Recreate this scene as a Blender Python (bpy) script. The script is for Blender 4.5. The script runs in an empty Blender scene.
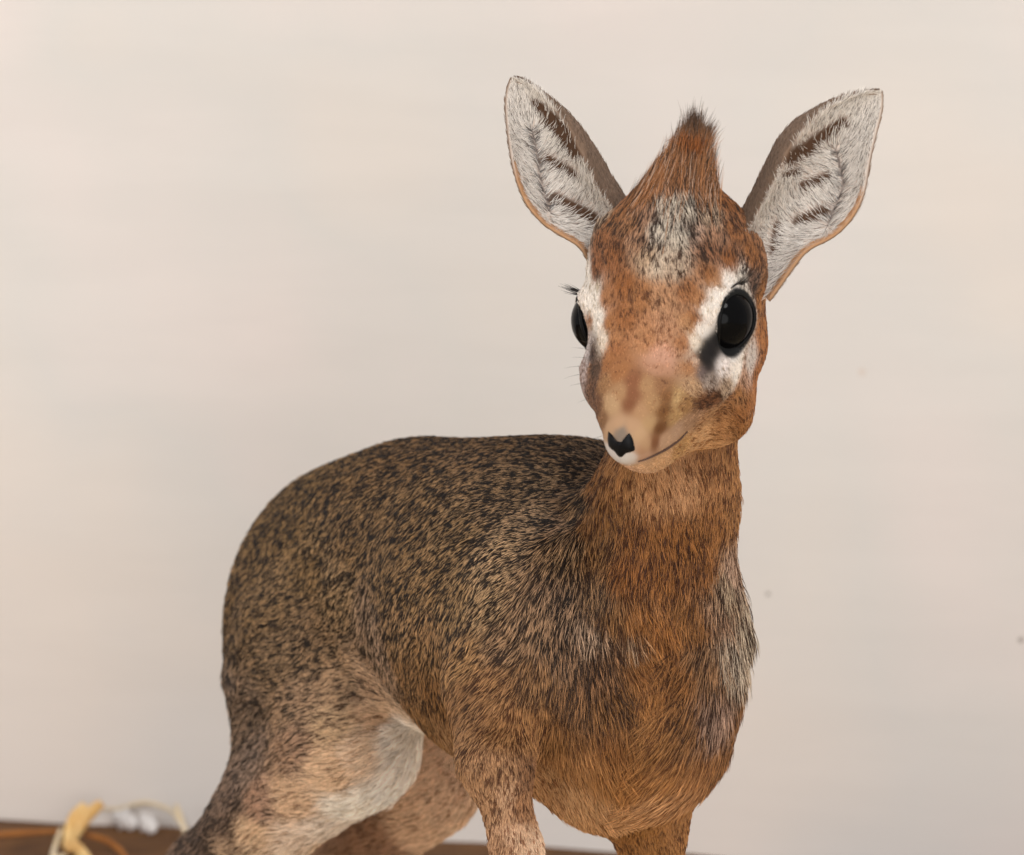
import bpy, math, random
import numpy as np
from mathutils import Vector, Matrix
from mathutils.bvhtree import BVHTree

# ------------------------------------------------------------------ camera, world, lights, exposure
scene = bpy.context.scene
COL = scene.collection
RNG = np.random.default_rng(7)
random.seed(7)
F_MM, SENSOR = 105.0, 36.0
FPX = 1024 * F_MM / SENSOR
CAM = np.array([0.0, 0.0, 0.55]); PITCH = math.radians(10.0)
FWD = np.array([0, math.cos(PITCH), -math.sin(PITCH)])
UP = np.array([0, math.sin(PITCH), math.cos(PITCH)])
RT = np.array([1.0, 0, 0])
cd = bpy.data.cameras.new('camera'); cam = bpy.data.objects.new('camera', cd); COL.objects.link(cam)
cam.location = CAM; cam.rotation_euler = (math.radians(90) - PITCH, 0, 0)
cd.lens = F_MM; cd.sensor_width = SENSOR; cd.clip_start = 0.05
cd.dof.use_dof = True; cd.dof.focus_distance = 1.165; cd.dof.aperture_fstop = 11.0
scene.camera = cam
scene.view_settings.view_transform = 'Standard'; scene.view_settings.look = 'None'
scene.view_settings.gamma = 1.0; scene.view_settings.use_curve_mapping = False
scene.view_settings.exposure = -0.22
world = bpy.data.worlds.new('world'); scene.world = world; world.use_nodes = True
bg = world.node_tree.nodes['Background']
bg.inputs['Color'].default_value = (0.985, 0.99, 1.0, 1); bg.inputs['Strength'].default_value = 0.74

def area(name, loc, target, size, power, color):
    l = bpy.data.lights.new(name, 'AREA'); l.shape = 'DISK'; l.size = size; l.energy = power; l.color = color
    o = bpy.data.objects.new(name, l); COL.objects.link(o); o.location = loc
    o.rotation_euler = (Vector(target) - Vector(loc)).to_track_quat('-Z', 'Y').to_euler()
    return o
area('key_lamp', (0.55, -0.1, 1.75), (0.03, 1.2, 0.35), 0.55, 17.0, (1.0, 0.98, 0.95))
area('front_fill', (0.35, -0.55, 0.42), (0.0, 1.4, 0.26), 1.0, 12.0, (1.0, 0.985, 0.97))  # added frontal fill without a visible source, lifts the thigh and underside
area('wall_fill', (-1.1, 0.7, 0.55), (-0.25, 1.75, 0.12), 0.8, 6.0, (1.0, 0.98, 0.95))  # added light without a fixture, brightens the lower left of the wall

def P(px, py, D):
    return CAM + D * (FWD + (px - 512) / FPX * RT - (py - 427.5) / FPX * UP)
def proj(p):
    q = np.asarray(p) - CAM; d = q @ FWD
    return 512 + (q @ RT) / d * FPX, 427.5 - (q @ UP) / d * FPX, d
def C2W(v):                      # camera-space direction (x right, y down, z away) -> world
    v = np.asarray(v, float); return v[0] * RT - v[1] * UP + v[2] * FWD
def nrm(v):
    v = np.asarray(v, float); return v / np.linalg.norm(v)
def on_floor(px, D):             # floor point seen in column px at depth D along the view axis
    x = (px - 512) / FPX * D
    py = 427.5 + ((0.55 - D * math.sin(PITCH)) / (D * math.cos(PITCH))) * FPX
    return P(px, py, D)
S = lambda c: tuple(((x / 255) / 12.92 if x / 255 <= 0.04045 else ((x / 255 + 0.055) / 1.055) ** 2.4) for x in c)

# ------------------------------------------------------------------ materials
def new_mat(name):
    m = bpy.data.materials.new(name); m.use_nodes = True
    return m, m.node_tree.nodes, m.node_tree.links, m.node_tree.nodes['Principled BSDF']
def noise(nt, scale, detail=4, rough=0.55, coord='Object', vec_scale=None):
    n, l = nt.nodes, nt.links
    tc = n.new('ShaderNodeTexCoord'); tx = n.new('ShaderNodeTexNoise')
    tx.inputs['Scale'].default_value = scale; tx.inputs['Detail'].default_value = detail; tx.inputs['Roughness'].default_value = rough
    if vec_scale:
        mp = n.new('ShaderNodeMapping'); mp.inputs['Scale'].default_value = vec_scale
        l.new(tc.outputs[coord], mp.inputs[0]); l.new(mp.outputs[0], tx.inputs['Vector'])
    else: l.new(tc.outputs[coord], tx.inputs['Vector'])
    return tx
def ramp(nt, src, stops):
    r = nt.nodes.new('ShaderNodeValToRGB'); e = r.color_ramp.elements
    while len(e) > 1: e.remove(e[0])
    for i, (p, c) in enumerate(stops):
        x = e[0] if i == 0 else e.new(p)
        x.position = p; x.color = (*c, 1)
    nt.links.new(src, r.inputs[0]); return r
def bump(nt, src, bsdf, strength, dist):
    b = nt.nodes.new('ShaderNodeBump'); b.inputs['Strength'].default_value = strength; b.inputs['Distance'].default_value = dist
    nt.links.new(src, b.inputs['Height']); nt.links.new(b.outputs[0], bsdf.inputs['Normal'])

# wall paint: warm off-white with broad faint stains
m_wall, n, l, b = new_mat('wall_paint'); nt = m_wall.node_tree
t1 = noise(nt, 2.6, 3, 0.5); r1 = ramp(nt, t1.outputs['Fac'], [(0.36, S((228, 217, 208))), (0.5, S((220, 214, 209))), (0.64, S((230, 218, 213)))])
t2 = noise(nt, 9, 5, 0.6, vec_scale=(0.5, 1, 3)); r2 = ramp(nt, t2.outputs['Fac'], [(0.42, (0.975, 0.975, 0.975)), (0.6, (1, 1, 1))])
mx = n.new('ShaderNodeMix'); mx.data_type = 'RGBA'; mx.blend_type = 'MULTIPLY'; mx.inputs[0].default_value = 1
l.new(r1.outputs[0], mx.inputs[6]); l.new(r2.outputs[0], mx.inputs[7])
WALL_MIX = (mx, b)                                             # two small scuffs are added once the wall stands
b.inputs['Roughness'].default_value = 0.85; b.inputs['Specular IOR Level'].default_value = 0.2
bump(nt, t2.outputs['Fac'], b, 0.15, 0.002)
# bedding floor: brown litter
m_floor, n, l, b = new_mat('brown_litter'); nt = m_floor.node_tree
t1 = noise(nt, 22, 8, 0.65, vec_scale=(0.6, 1.6, 1)); r1 = ramp(nt, t1.outputs['Fac'], [(0.3, S((74, 46, 22))), (0.5, S((108, 72, 38))), (0.7, S((136, 92, 50)))])
# pale chopped straw on the unseen front floor, added to bounce light upward
t3 = noise(nt, 70, 6, 0.7, vec_scale=(1, 0.35, 1)); r3 = ramp(nt, t3.outputs['Fac'], [(0.3, S((168, 146, 112))), (0.5, S((206, 188, 156))), (0.7, S((230, 216, 190)))])
gp = n.new('ShaderNodeNewGeometry'); sp_ = n.new('ShaderNodeSeparateXYZ'); l.new(gp.outputs['Position'], sp_.inputs[0])
t4 = noise(nt, 14, 4, 0.6); ad = n.new('ShaderNodeMath'); ad.operation = 'MULTIPLY_ADD'; ad.inputs[1].default_value = 0.16
l.new(t4.outputs['Fac'], ad.inputs[0]); l.new(sp_.outputs['Y'], ad.inputs[2])
mr_ = n.new('ShaderNodeMapRange'); mr_.inputs[1].default_value = 1.52; mr_.inputs[2].default_value = 1.58; l.new(ad.outputs[0], mr_.inputs[0])
m3 = n.new('ShaderNodeMix'); m3.data_type = 'RGBA'; l.new(mr_.outputs[0], m3.inputs[0]); l.new(r3.outputs[0], m3.inputs[6]); l.new(r1.outputs[0], m3.inputs[7])
l.new(m3.outputs[2], b.inputs['Base Color']); b.inputs['Roughness'].default_value = 0.9
bump(nt, t1.outputs['Fac'], b, 0.8, 0.01)
def flat_mat(name, c, rough=0.6, spec=0.3, var=None):
    m, n, l, b = new_mat(name)
    b.inputs['Roughness'].default_value = rough; b.inputs['Specular IOR Level'].default_value = spec
    c2 = tuple(x * 0.8 for x in S(c)) if var is None else S(var)
    t = noise(m.node_tree, 60, 4, 0.6, vec_scale=(1, 1, 0.3)); r = ramp(m.node_tree, t.outputs['Fac'], [(0.35, c2), (0.65, S(c))])
    l.new(r.outputs[0], b.inputs['Base Color']); return m
m_straw = flat_mat('golden_straw', (242, 205, 140), 0.45, 0.4, (216, 164, 92))
m_straw_pale = flat_mat('pale_straw', (232, 214, 184), 0.5, 0.4, (214, 190, 150))
m_straw_brown = flat_mat('brown_straw', (180, 116, 54), 0.6, 0.3, (150, 92, 42))
m_paper = flat_mat('paper_shred', (228, 222, 218), 0.8, 0.1, (210, 204, 200))
m_hoof = flat_mat('dark_hoof', (46, 38, 34), 0.4, 0.4)

def mesh_obj(name, V, Fc, mat, parent=None, smooth=True):
    me = bpy.data.meshes.new(name); me.from_pydata([tuple(v) for v in V], [], [tuple(int(i) for i in f) for f in Fc])
    me.update()
    if mat: me.materials.append(mat)
    if smooth: me.polygons.foreach_set('use_smooth', [True] * len(me.polygons))
    o = bpy.data.objects.new(name, me); COL.objects.link(o)
    if parent: o.parent = parent
    return o

# ------------------------------------------------------------------ setting
# wall and floor meet on a line that is nearer the camera on the right
W0 = on_floor(0, 1.0); 
def floor_hit(px, py):           # where the ray through the pixel meets the floor
    d = FWD + (px - 512) / FPX * RT - (py - 427.5) / FPX * UP
    return CAM + d * (CAM[2] / -d[2])
wa, wb = floor_hit(0, 818), floor_hit(700, 854)
wd = nrm(wb - wa); wn = np.array([wd[1], -wd[0], 0.0])          # wn points to the camera side
if wn[1] > 0: wn = -wn
mid = (wa + wb) / 2
A, B = mid - wd * 1.8, mid + wd * 1.8
th = 0.05
V = [v - np.array([0, 0, 0.03]) for v in (A, B, B - wn * th, A - wn * th)]; V = V + [v + np.array([0, 0, 2.2]) for v in V]
wall = mesh_obj('wall_back', V, [(0, 1, 5, 4), (1, 2, 6, 5), (2, 3, 7, 6), (3, 0, 4, 7), (4, 5, 6, 7), (0, 3, 2, 1)], m_wall, smooth=False)
wall['kind'] = 'structure'
nt = m_wall.node_tree; prev = WALL_MIX[0].outputs[2]
def wall_hit(px, py):
    d = FWD + (px - 512) / FPX * RT - (py - 427.5) / FPX * UP
    return CAM + d * (((mid - CAM) @ wn) / (d @ wn))
for (x_, y_, r_, st, cc) in ((768, 594, 0.0018, (1, 1, 1), (150, 140, 132)), (1021, 640, 0.0022, (1, 1, 0.6), (140, 128, 120)), (862, 372, 0.003, (0.6, 0.6, 0.6), (214, 200, 190))):
    g = nt.nodes.new('ShaderNodeNewGeometry'); vs = nt.nodes.new('ShaderNodeVectorMath'); vs.operation = 'DISTANCE'
    vs.inputs[1].default_value = wall_hit(x_, y_); nt.links.new(g.outputs['Position'], vs.inputs[0])
    mr = nt.nodes.new('ShaderNodeMapRange'); mr.inputs[1].default_value = r_ * 0.4; mr.inputs[2].default_value = r_; mr.inputs[3].default_value = 0.8; mr.inputs[4].default_value = 0
    nt.links.new(vs.outputs['Value'], mr.inputs[0])
    m2 = nt.nodes.new('ShaderNodeMix'); m2.data_type = 'RGBA'; nt.links.new(mr.outputs[0], m2.inputs[0]); nt.links.new(prev, m2.inputs[6]); m2.inputs[7].default_value = (*S(cc), 1)
    prev = m2.outputs[2]
nt.links.new(prev, WALL_MIX[1].inputs['Base Color'])
A2, B2 = A + wn * 2.4, B + wn * 2.4
N = 90; V = []; Fc = []
for j in range(N + 1):
    for i in range(N + 1):
        p = A + (B - A) * i / N + (A2 - A) * j / N
        h_ = 0.0025 * math.sin(i * 1.9 + j) * math.sin(j * 2.3)
        if j < 2: h_ += 0.003 * random.random()                # litter swept up along the foot of the wall
        V.append((p[0], p[1], h_ - 0.0025))
for j in range(N):
    for i in range(N):
        k = j * (N + 1) + i; Fc.append((k, k + N + 1, k + N + 2, k + 1))
floor = mesh_obj('floor', V, Fc, m_floor); floor['kind'] = 'structure'

# ------------------------------------------------------------------ animal: distance-field body
HD = 1.13
M0 = P(662, 320, HD)
hf = nrm(C2W((-0.33, 0.71, -0.62))); hr = nrm(C2W((0.88, 0, -0.47))); hr = nrm(hr - hf * (hr @ hf))
hu = nrm(np.cross(hr, hf)); 
if hu[2] < 0: hu = -hu
def H(f, r, u): return M0 + (f * hf + r * hr + u * hu) * 0.001
mm = 0.001
ba = nrm(np.array([0.585, -0.811, 0.0])); bl = nrm(np.array([-0.811, -0.585, 0.0])); bz = np.array([0, 0, 1.0])
prims = []   # (kind, data, k, op)
def ell(c, R, rad, k=12, op='+'):
    prims.append(('e', (np.array(c), np.array(R), np.array(rad) * mm), k * mm, op))
def cone(a, b, ra, rb, k=12, op='+'):       # radii in mm
    prims.append(('c', (np.array(a), np.array(b), ra * mm, rb * mm), k * mm, op))
def pr(px, D): return px * D / FPX * 1000   # pixel radius -> mm at depth D
BODY = (ba, bl, bz); HEAD = (hf, hr, hu); CAMB = (RT, UP, FWD)
# trunk
ell(P(362, 602, 1.365), BODY, (68, 49, 63), 10)
ell(P(325, 648, 1.365), BODY, (48, 42, 58), 20)
ell(P(440, 583, 1.30), BODY, (85, 52, 62.5), 25)
ell(P(540, 594, 1.25), BODY, (76, 50, 65), 22)
ell(P(602, 552, 1.262), BODY, (42, 34, 43), 22)
ell(P(612, 655, 1.205), BODY, (46, 44, 60), 22)
ell(P(650, 697, 1.178), CAMB, (31, 46, 34), 18)
# shoulders
ell(P(532, 650, 1.186), CAMB, (29, 42, 24), 32)
ell(P(691, 670, 1.205), CAMB, (11, 34, 24), 12)
ell(P(482, 618, 1.238), CAMB, (34, 46, 34), 32)
# neck
cone(P(657, 640, 1.188), P(666, 500, 1.18), pr(71, 1.19), pr(62, 1.19), 20)
cone(P(666, 500, 1.18), P(693, 350, 1.17), pr(62, 1.19), pr(52, 1.17), 12)
# near hind leg (its right): thigh, shank, hock, foot
hn = on_floor(235, 1.40)
hock_n = P(140, 940, 1.395)
cone(P(332, 640, 1.335), P(350, 735, 1.312), pr(92, 1.33), pr(60, 1.31), 12)
cone(P(346, 742, 1.308), P(208, 876, 1.36), pr(66, 1.31), pr(38, 1.36), 12)
cone(P(282, 690, 1.345), P(266, 790, 1.345), pr(46, 1.34), pr(26, 1.34), 20)
cone(P(208, 876, 1.36), hock_n, pr(38, 1.36), 9, 10)
cone(hock_n, hn + [0, 0, 0.034], 8.5, 6.0, 8)
# far hind leg (its left)
hf2 = on_floor(330, 1.44)
hock_f = P(262, 965, 1.43)
cone(P(410, 660, 1.385), P(424, 780, 1.375), pr(60, 1.38), pr(52, 1.37), 10)
cone(P(424, 782, 1.375), P(330, 890, 1.405), pr(52, 1.37), pr(30, 1.41), 10)
cone(P(330, 890, 1.405), hock_f, pr(30, 1.40), 9, 10)
cone(hock_f, hf2 + [0, 0, 0.034], 8.5, 6.0, 8)
# fore legs
fn_ = on_floor(540, 1.19); knee_n = P(541, 985, 1.165)
cone(P(495, 690, 1.175), P(495, 760, 1.155), pr(46, 1.16), pr(32, 1.16), 14)
cone(P(495, 760, 1.155), P(517, 850, 1.15), pr(28, 1.15), pr(22, 1.15), 10)
cone(P(517, 850, 1.15), knee_n, pr(21, 1.15), 7.0, 8)
cone(knee_n, fn_ + [0, 0, 0.032], 6.8, 5.4, 8)
ff_ = on_floor(640, 1.235); knee_f = P(644, 985, 1.22)
cone(P(668, 740, 1.20), P(651, 835, 1.20), pr(45, 1.2), pr(29, 1.2), 12)
cone(P(651, 835, 1.20), knee_f, pr(29, 1.2), 7.2, 10)
cone(knee_f, ff_ + [0, 0, 0.032], 6.8, 5.4, 8)
FEET = [hn, hf2, fn_, ff_]
for f_ in FEET:                                  # fetlock and pastern down to the hoof
    cone(f_ + [0, 0, 0.034], f_ + [0.002, -0.008, 0.016], 6.4, 5.6, 5)
# short tail on the rump
ell(P(248, 640, 1.40), BODY, (10, 7, 20), 10)
# keel of the chest
cone(P(640, 700, 1.165), P(605, 795, 1.185), pr(50, 1.17), pr(24, 1.18), 22)
cone(P(592, 764, 1.20), P(500, 700, 1.24), pr(42, 1.2), pr(50, 1.24), 22)
# ---- head
n_body = len(prims)
ell(H(-20, 0, 4), HEAD, (37, 30, 28), 14)
cone(H(-24, 0, 14), P(689, 166, 1.128), 24, 4, 20)
ell(H(2, 0, 2), HEAD, (26, 23, 17), 14)
cone(H(5, 0, -7), H(35, 0, -9), 21, 17, 12)
cone(H(35, 0, -10), H(50, 0, -12), 17.2, 10.4, 5)
cone(H(8, 0, -24), H(46, 0, -20), 15, 6.5, 10)
for s in (1, -1):
    ell(H(14, 13 * s, -12), HEAD, (20, 12, 13), 10)
    ell(H(11, 18.5 * s - (1.6 if s < 0 else 0), -12), HEAD, (17, 10, 11), 14)
    ell(H(-24, 16 * s, 5), HEAD, (20, 14, 16), 10)
    cone(H(-12, 13 * s, -27), H(10, 13 * s, -37), 14.5, 13.5, 12)
    cone(H(8, 11 * s, -37), H(42, 3 * s, -25), 12, 7, 10)
cone(H(-22, 0, -10), H(-31, 0, -40), 27, 18.5, 16)
EYE_R = 13.0
EYES = []
for s in (1, -1):
    e = nrm(0.87 * hr + 0.44 * hf + 0.10 * hu) if s > 0 else nrm(-0.80 * hr + 0.60 * hf + 0.16 * hu)
    t = 0.78 * hf - 0.62 * hu; t = nrm(t - e * (t @ e)); w = np.cross(e, t)
    c = H(-0.8, 23.4, 0.2) if s > 0 else H(0.8, -23.4, 1.2)
    EYES.append((s, c, e, t, w))
    ell(c, (e, t, w), (13.8, 14.2, 13.8), 5)
    ell(c + e * 0.014, (e, t, w), (9.5, 13.4, 9.8 if s > 0 else 13.2), 1.5, '-')
    # brow and lower rim of the gland
# lips: crease of the mouth is cut below, on the near and the far side
for s in (1, -1):
    pass

def sdf(Q, ps=None):
    d = np.full(len(Q), 1.0, np.float32)
    for kind, dat, k, op in (ps or prims):
        if kind == 'e':
            c, R, rad = dat; bc = c; br = rad.max()
        else:
            a, b_, ra, rb = dat; bc = (a + b_) / 2; br = np.linalg.norm(a - b_) / 2 + max(ra, rb)
        far = np.linalg.norm(Q - bc, axis=1) - br
        m = far < np.minimum(np.maximum(d, 0) + k, 0.08)
        if not m.any(): continue
        q = Q[m]
        if kind == 'e':
            l_ = (q - c) @ R.T
            k0 = np.linalg.norm(l_ / rad, axis=1); k1 = np.linalg.norm(l_ / rad ** 2, axis=1) + 1e-9
            v = k0 * (k0 - 1) / k1
        else:
            ab = b_ - a; t = np.clip(((q - a) @ ab) / (ab @ ab), 0, 1)
            v = np.linalg.norm(q - (a + t[:, None] * ab), axis=1) - (ra + (rb - ra) * t)
        x = d[m]
        if op == '+':
            h = np.maximum(k - np.abs(x - v), 0) / k; d[m] = np.minimum(x, v) - h * h * k / 4
        else:
            v = -v; h = np.maximum(k - np.abs(x - v), 0) / k; d[m] = np.maximum(x, v) + h * h * k / 4
    return d

def nets(lo, hi, h):
    lo = np.array(lo); n = np.ceil((np.array(hi) - lo) / h).astype(int) + 1
    step = 6; n = ((n + step - 1) // step) * step
    cn = n // step
    g = np.stack(np.meshgrid(*[(np.arange(c) + 0.5) * step - 0.5 for c in cn], indexing='ij'), -1).reshape(-1, 3)
    cd_ = sdf(lo + g * h)
    D = np.repeat(np.repeat(np.repeat(cd_.reshape(cn), step, 0), step, 1), step, 2).astype(np.float32)
    act = np.abs(cd_) < h * step * 1.6
    base = np.stack(np.meshgrid(*[np.arange(c) * step for c in cn], indexing='ij'), -1).reshape(-1, 3)[act]
    off = np.stack(np.meshgrid(*[np.arange(step)] * 3, indexing='ij'), -1).reshape(-1, 3)
    for i in range(0, len(base), 2000):
        idx = (base[i:i + 2000, None, :] + off[None]).reshape(-1, 3)
        D[idx[:, 0], idx[:, 1], idx[:, 2]] = sdf(lo + idx * h)
    sgn = D < 0
    nx, ny, nz = n
    c = np.zeros((nx - 1, ny - 1, nz - 1), np.int8)
    cr = [(i, j, k) for i in (0, 1) for j in (0, 1) for k in (0, 1)]
    for i, j, k in cr: c += sgn[i:nx - 1 + i, j:ny - 1 + j, k:nz - 1 + k]
    cells = np.argwhere((c > 0) & (c < 8))
    acc = np.zeros((len(cells), 3)); cnt = np.zeros(len(cells))
    for p in cr:
        for ax in range(3):
            if p[ax]: continue
            q = list(p); q[ax] = 1
            da = D[tuple((cells + p).T)]; db = D[tuple((cells + q).T)]
            m = (da < 0) != (db < 0)
            t = da[m] / (da[m] - db[m])
            pt = np.tile(np.array(p, float), (m.sum(), 1)); pt[:, ax] += t
            acc[m] += pt; cnt[m] += 1
    V = lo + (cells + acc / cnt[:, None]) * h
    ids = -np.ones(c.shape, np.int32); ids[tuple(cells.T)] = np.arange(len(cells))
    Fs = []
    for ax in range(3):
        u, v = [(1, 2), (2, 0), (0, 1)][ax]
        sl = [slice(None)] * 3; s2 = [slice(None)] * 3
        sl[ax] = slice(0, -1); s2[ax] = slice(1, None)
        a_, b2 = sgn[tuple(sl)], sgn[tuple(s2)]
        e_ = np.argwhere(a_ != b2)
        e_ = e_[(e_[:, u] > 0) & (e_[:, v] > 0) & (e_[:, u] < n[u] - 1) & (e_[:, v] < n[v] - 1)]
        inside = a_[tuple(e_.T)]
        du = np.zeros(3, int); du[u] = 1; dv = np.zeros(3, int); dv[v] = 1
        f4 = np.stack([ids[tuple((e_ - x).T)] for x in (du * 0, du, du + dv, dv)], 1)
        f4[~inside] = f4[~inside][:, ::-1]
        Fs.append(f4)
    Fs = np.concatenate(Fs); Fs = Fs[(Fs >= 0).all(1)]
    return V, Fs

def grad(Q, e=4e-4):
    g = np.stack([sdf(Q + np.eye(3)[i] * e) - sdf(Q - np.eye(3)[i] * e) for i in range(3)], 1)
    return g / (np.linalg.norm(g, axis=1)[:, None] + 1e-9)

Vb, Fb = nets((-0.19, 1.08, 0.012), (0.125, 1.50, 0.60), 0.0019)
hlo = M0 + [-0.075, -0.07, -0.075]; hhi = M0 + [0.085, 0.085, 0.075]
Vh, Fh = nets(hlo, hhi, 0.00095)
# keep the fine head inside its box, the coarse body outside it; the two surfaces coincide
def in_box(v, s): return ((v > hlo + s) & (v < hhi - s)).all(1)
Fb = Fb[~in_box(Vb[Fb].mean(1), 0.004)]
Fh = Fh[in_box(Vh[Fh].mean(1), 0.0025)]
V_all = np.concatenate([Vb, Vh]); F_all = np.concatenate([Fb, Fh + len(Vb)])
used = np.unique(F_all); remap = -np.ones(len(V_all), int); remap[used] = np.arange(len(used))
V_all = V_all[used]; F_all = remap[F_all]
N_all = grad(V_all)
print('body verts', len(V_all))
# ------------------------------------------------------------------ ears
def resample(pts, n):
    p = np.array(pts, float); d = np.r_[0, np.cumsum(np.linalg.norm(np.diff(p, axis=0), axis=1))]
    t = np.linspace(0, d[-1], n); return np.stack([np.interp(t, d, p[:, 0]), np.interp(t, d, p[:, 1])], 1)
def smooth_poly(p, it=6):
    p = p.copy()
    for _ in range(it): p[1:-1] = 0.25 * p[:-2] + 0.5 * p[1:-1] + 0.25 * p[2:]
    return p
def ear_grid(outer, inner, D0, D1, back_w, NU=56, NV=36):
    """rows run from base to tip; v 0..1 runs from the outer rim across the hollow to the fold, then round the back"""
    o_ = smooth_poly(resample(outer, NU)); i_ = smooth_poly(resample(inner, NU))
    G = np.zeros((NU, NV, 3))
    for a in range(NU):
        u = a / (NU - 1)
        w = np.linalg.norm(i_[a] - o_[a]) / FPX * 1.14
        D = D0 + (D1 - D0) * u
        for b in range(NV):
            v = b / (NV - 1)
            fold = 1 - back_w * (1 - u) ** 0.7               # where the hollow ends and the turned-over back starts
            if v < fold:
                x = v / fold; lat = x * fold
                dep = 0.42 * w * (1 - (2 * x - 1) ** 2) ** 0.8 * (1 - 0.35 * u)
                dep += -0.10 * w * x
            else:
                x = (v - fold) / max(1 - fold, 1e-4); lat = v
                dep = -0.10 * w + 0.55 * w * x * x
            q = o_[a] + (i_[a] - o_[a]) * lat
            G[a, b] = P(q[0], q[1], D + dep)
    return G
earL_o = [(590, 262), (583, 246), (560, 233), (545, 224), (528, 205), (519, 184), (513, 160), (509, 130), (507, 108), (508, 90), (513, 79)]
earL_i = [(640, 232), (624, 192), (612, 176), (603, 158), (590, 138), (577, 120), (560, 104), (545, 92), (530, 83), (517, 78), (513, 79)]
earR_o = [(768, 300), (780, 284), (788, 272), (806, 248), (832, 237), (850, 220), (860, 202), (864, 188), (868, 160), (876, 128), (882, 104), (880, 92)]
earR_i = [(722, 240), (741, 210), (752, 190), (762, 168), (778, 136), (794, 119), (815, 107), (830, 99), (850, 94), (866, 91), (880, 92)]
def thick_sheet(name, G, th, mat, parent):
    NU, NV = G.shape[:2]
    du = np.gradient(G, axis=0); dv = np.gradient(G, axis=1)
    Nn = np.cross(du, dv); Nn /= np.linalg.norm(Nn, axis=2)[..., None] + 1e-12
    Nn[-1] = Nn[-2]
    if np.mean(Nn @ FWD) > 0: Nn = -Nn                       # towards the camera side
    F_ = G; Bk = G - Nn * th
    V = np.concatenate([F_.reshape(-1, 3), Bk.reshape(-1, 3)]); n0 = NU * NV; Fc = []
    fl = np.cross(F_[1, 0] - F_[0, 0], F_[0, 1] - F_[0, 0]) @ Nn[0, 0] > 0
    def q(a, b, c, d): Fc.append((a, b, c, d) if fl else (d, c, b, a))
    for a in range(NU - 1):
        for b in range(NV - 1):
            k = a * NV + b
            q(k, k + NV, k + NV + 1, k + 1); q(n0 + k, n0 + k + 1, n0 + k + NV + 1, n0 + k + NV)
    for a in range(NU - 1):
        k = a * NV; q(k, n0 + k, n0 + k + NV, k + NV); k += NV - 1; q(k, k + NV, n0 + k + NV, n0 + k)
    for b in range(NV - 1):
        k = (NU - 1) * NV + b; q(k, n0 + k, n0 + k + 1, k + 1)
        q(b, b + 1, n0 + b + 1, n0 + b)
    return mesh_obj(name, V, Fc, mat, parent), Nn
GL = ear_grid(earL_o, earL_i, 1.150, 1.166, 0.30)
GR = ear_grid(earR_o, earR_i, 1.128, 1.140, 0.26)
# ------------------------------------------------------------------ coat: colours and lie of the hair at points of the body
bvh = BVHTree.FromPolygons([Vector(v) for v in V_all], [tuple(int(i) for i in f) for f in F_all])
def hit(px, py):
    d = nrm(P(px, py, 1.0) - CAM)
    for dx, dy in ((0, 0), (4, 0), (-4, 0), (0, 4), (0, -4), (8, 0), (-8, 0), (0, -8), (0, 8), (14, 0), (-14, 0), (0, 14), (0, -14), (22, 0), (-22, 0)):
        d = nrm(P(px + dx, py + dy, 1.0) - CAM)
        r = bvh.ray_cast(Vector(CAM), Vector(d))
        if r[0] is not None: return np.array(r[0])
    return None
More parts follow.
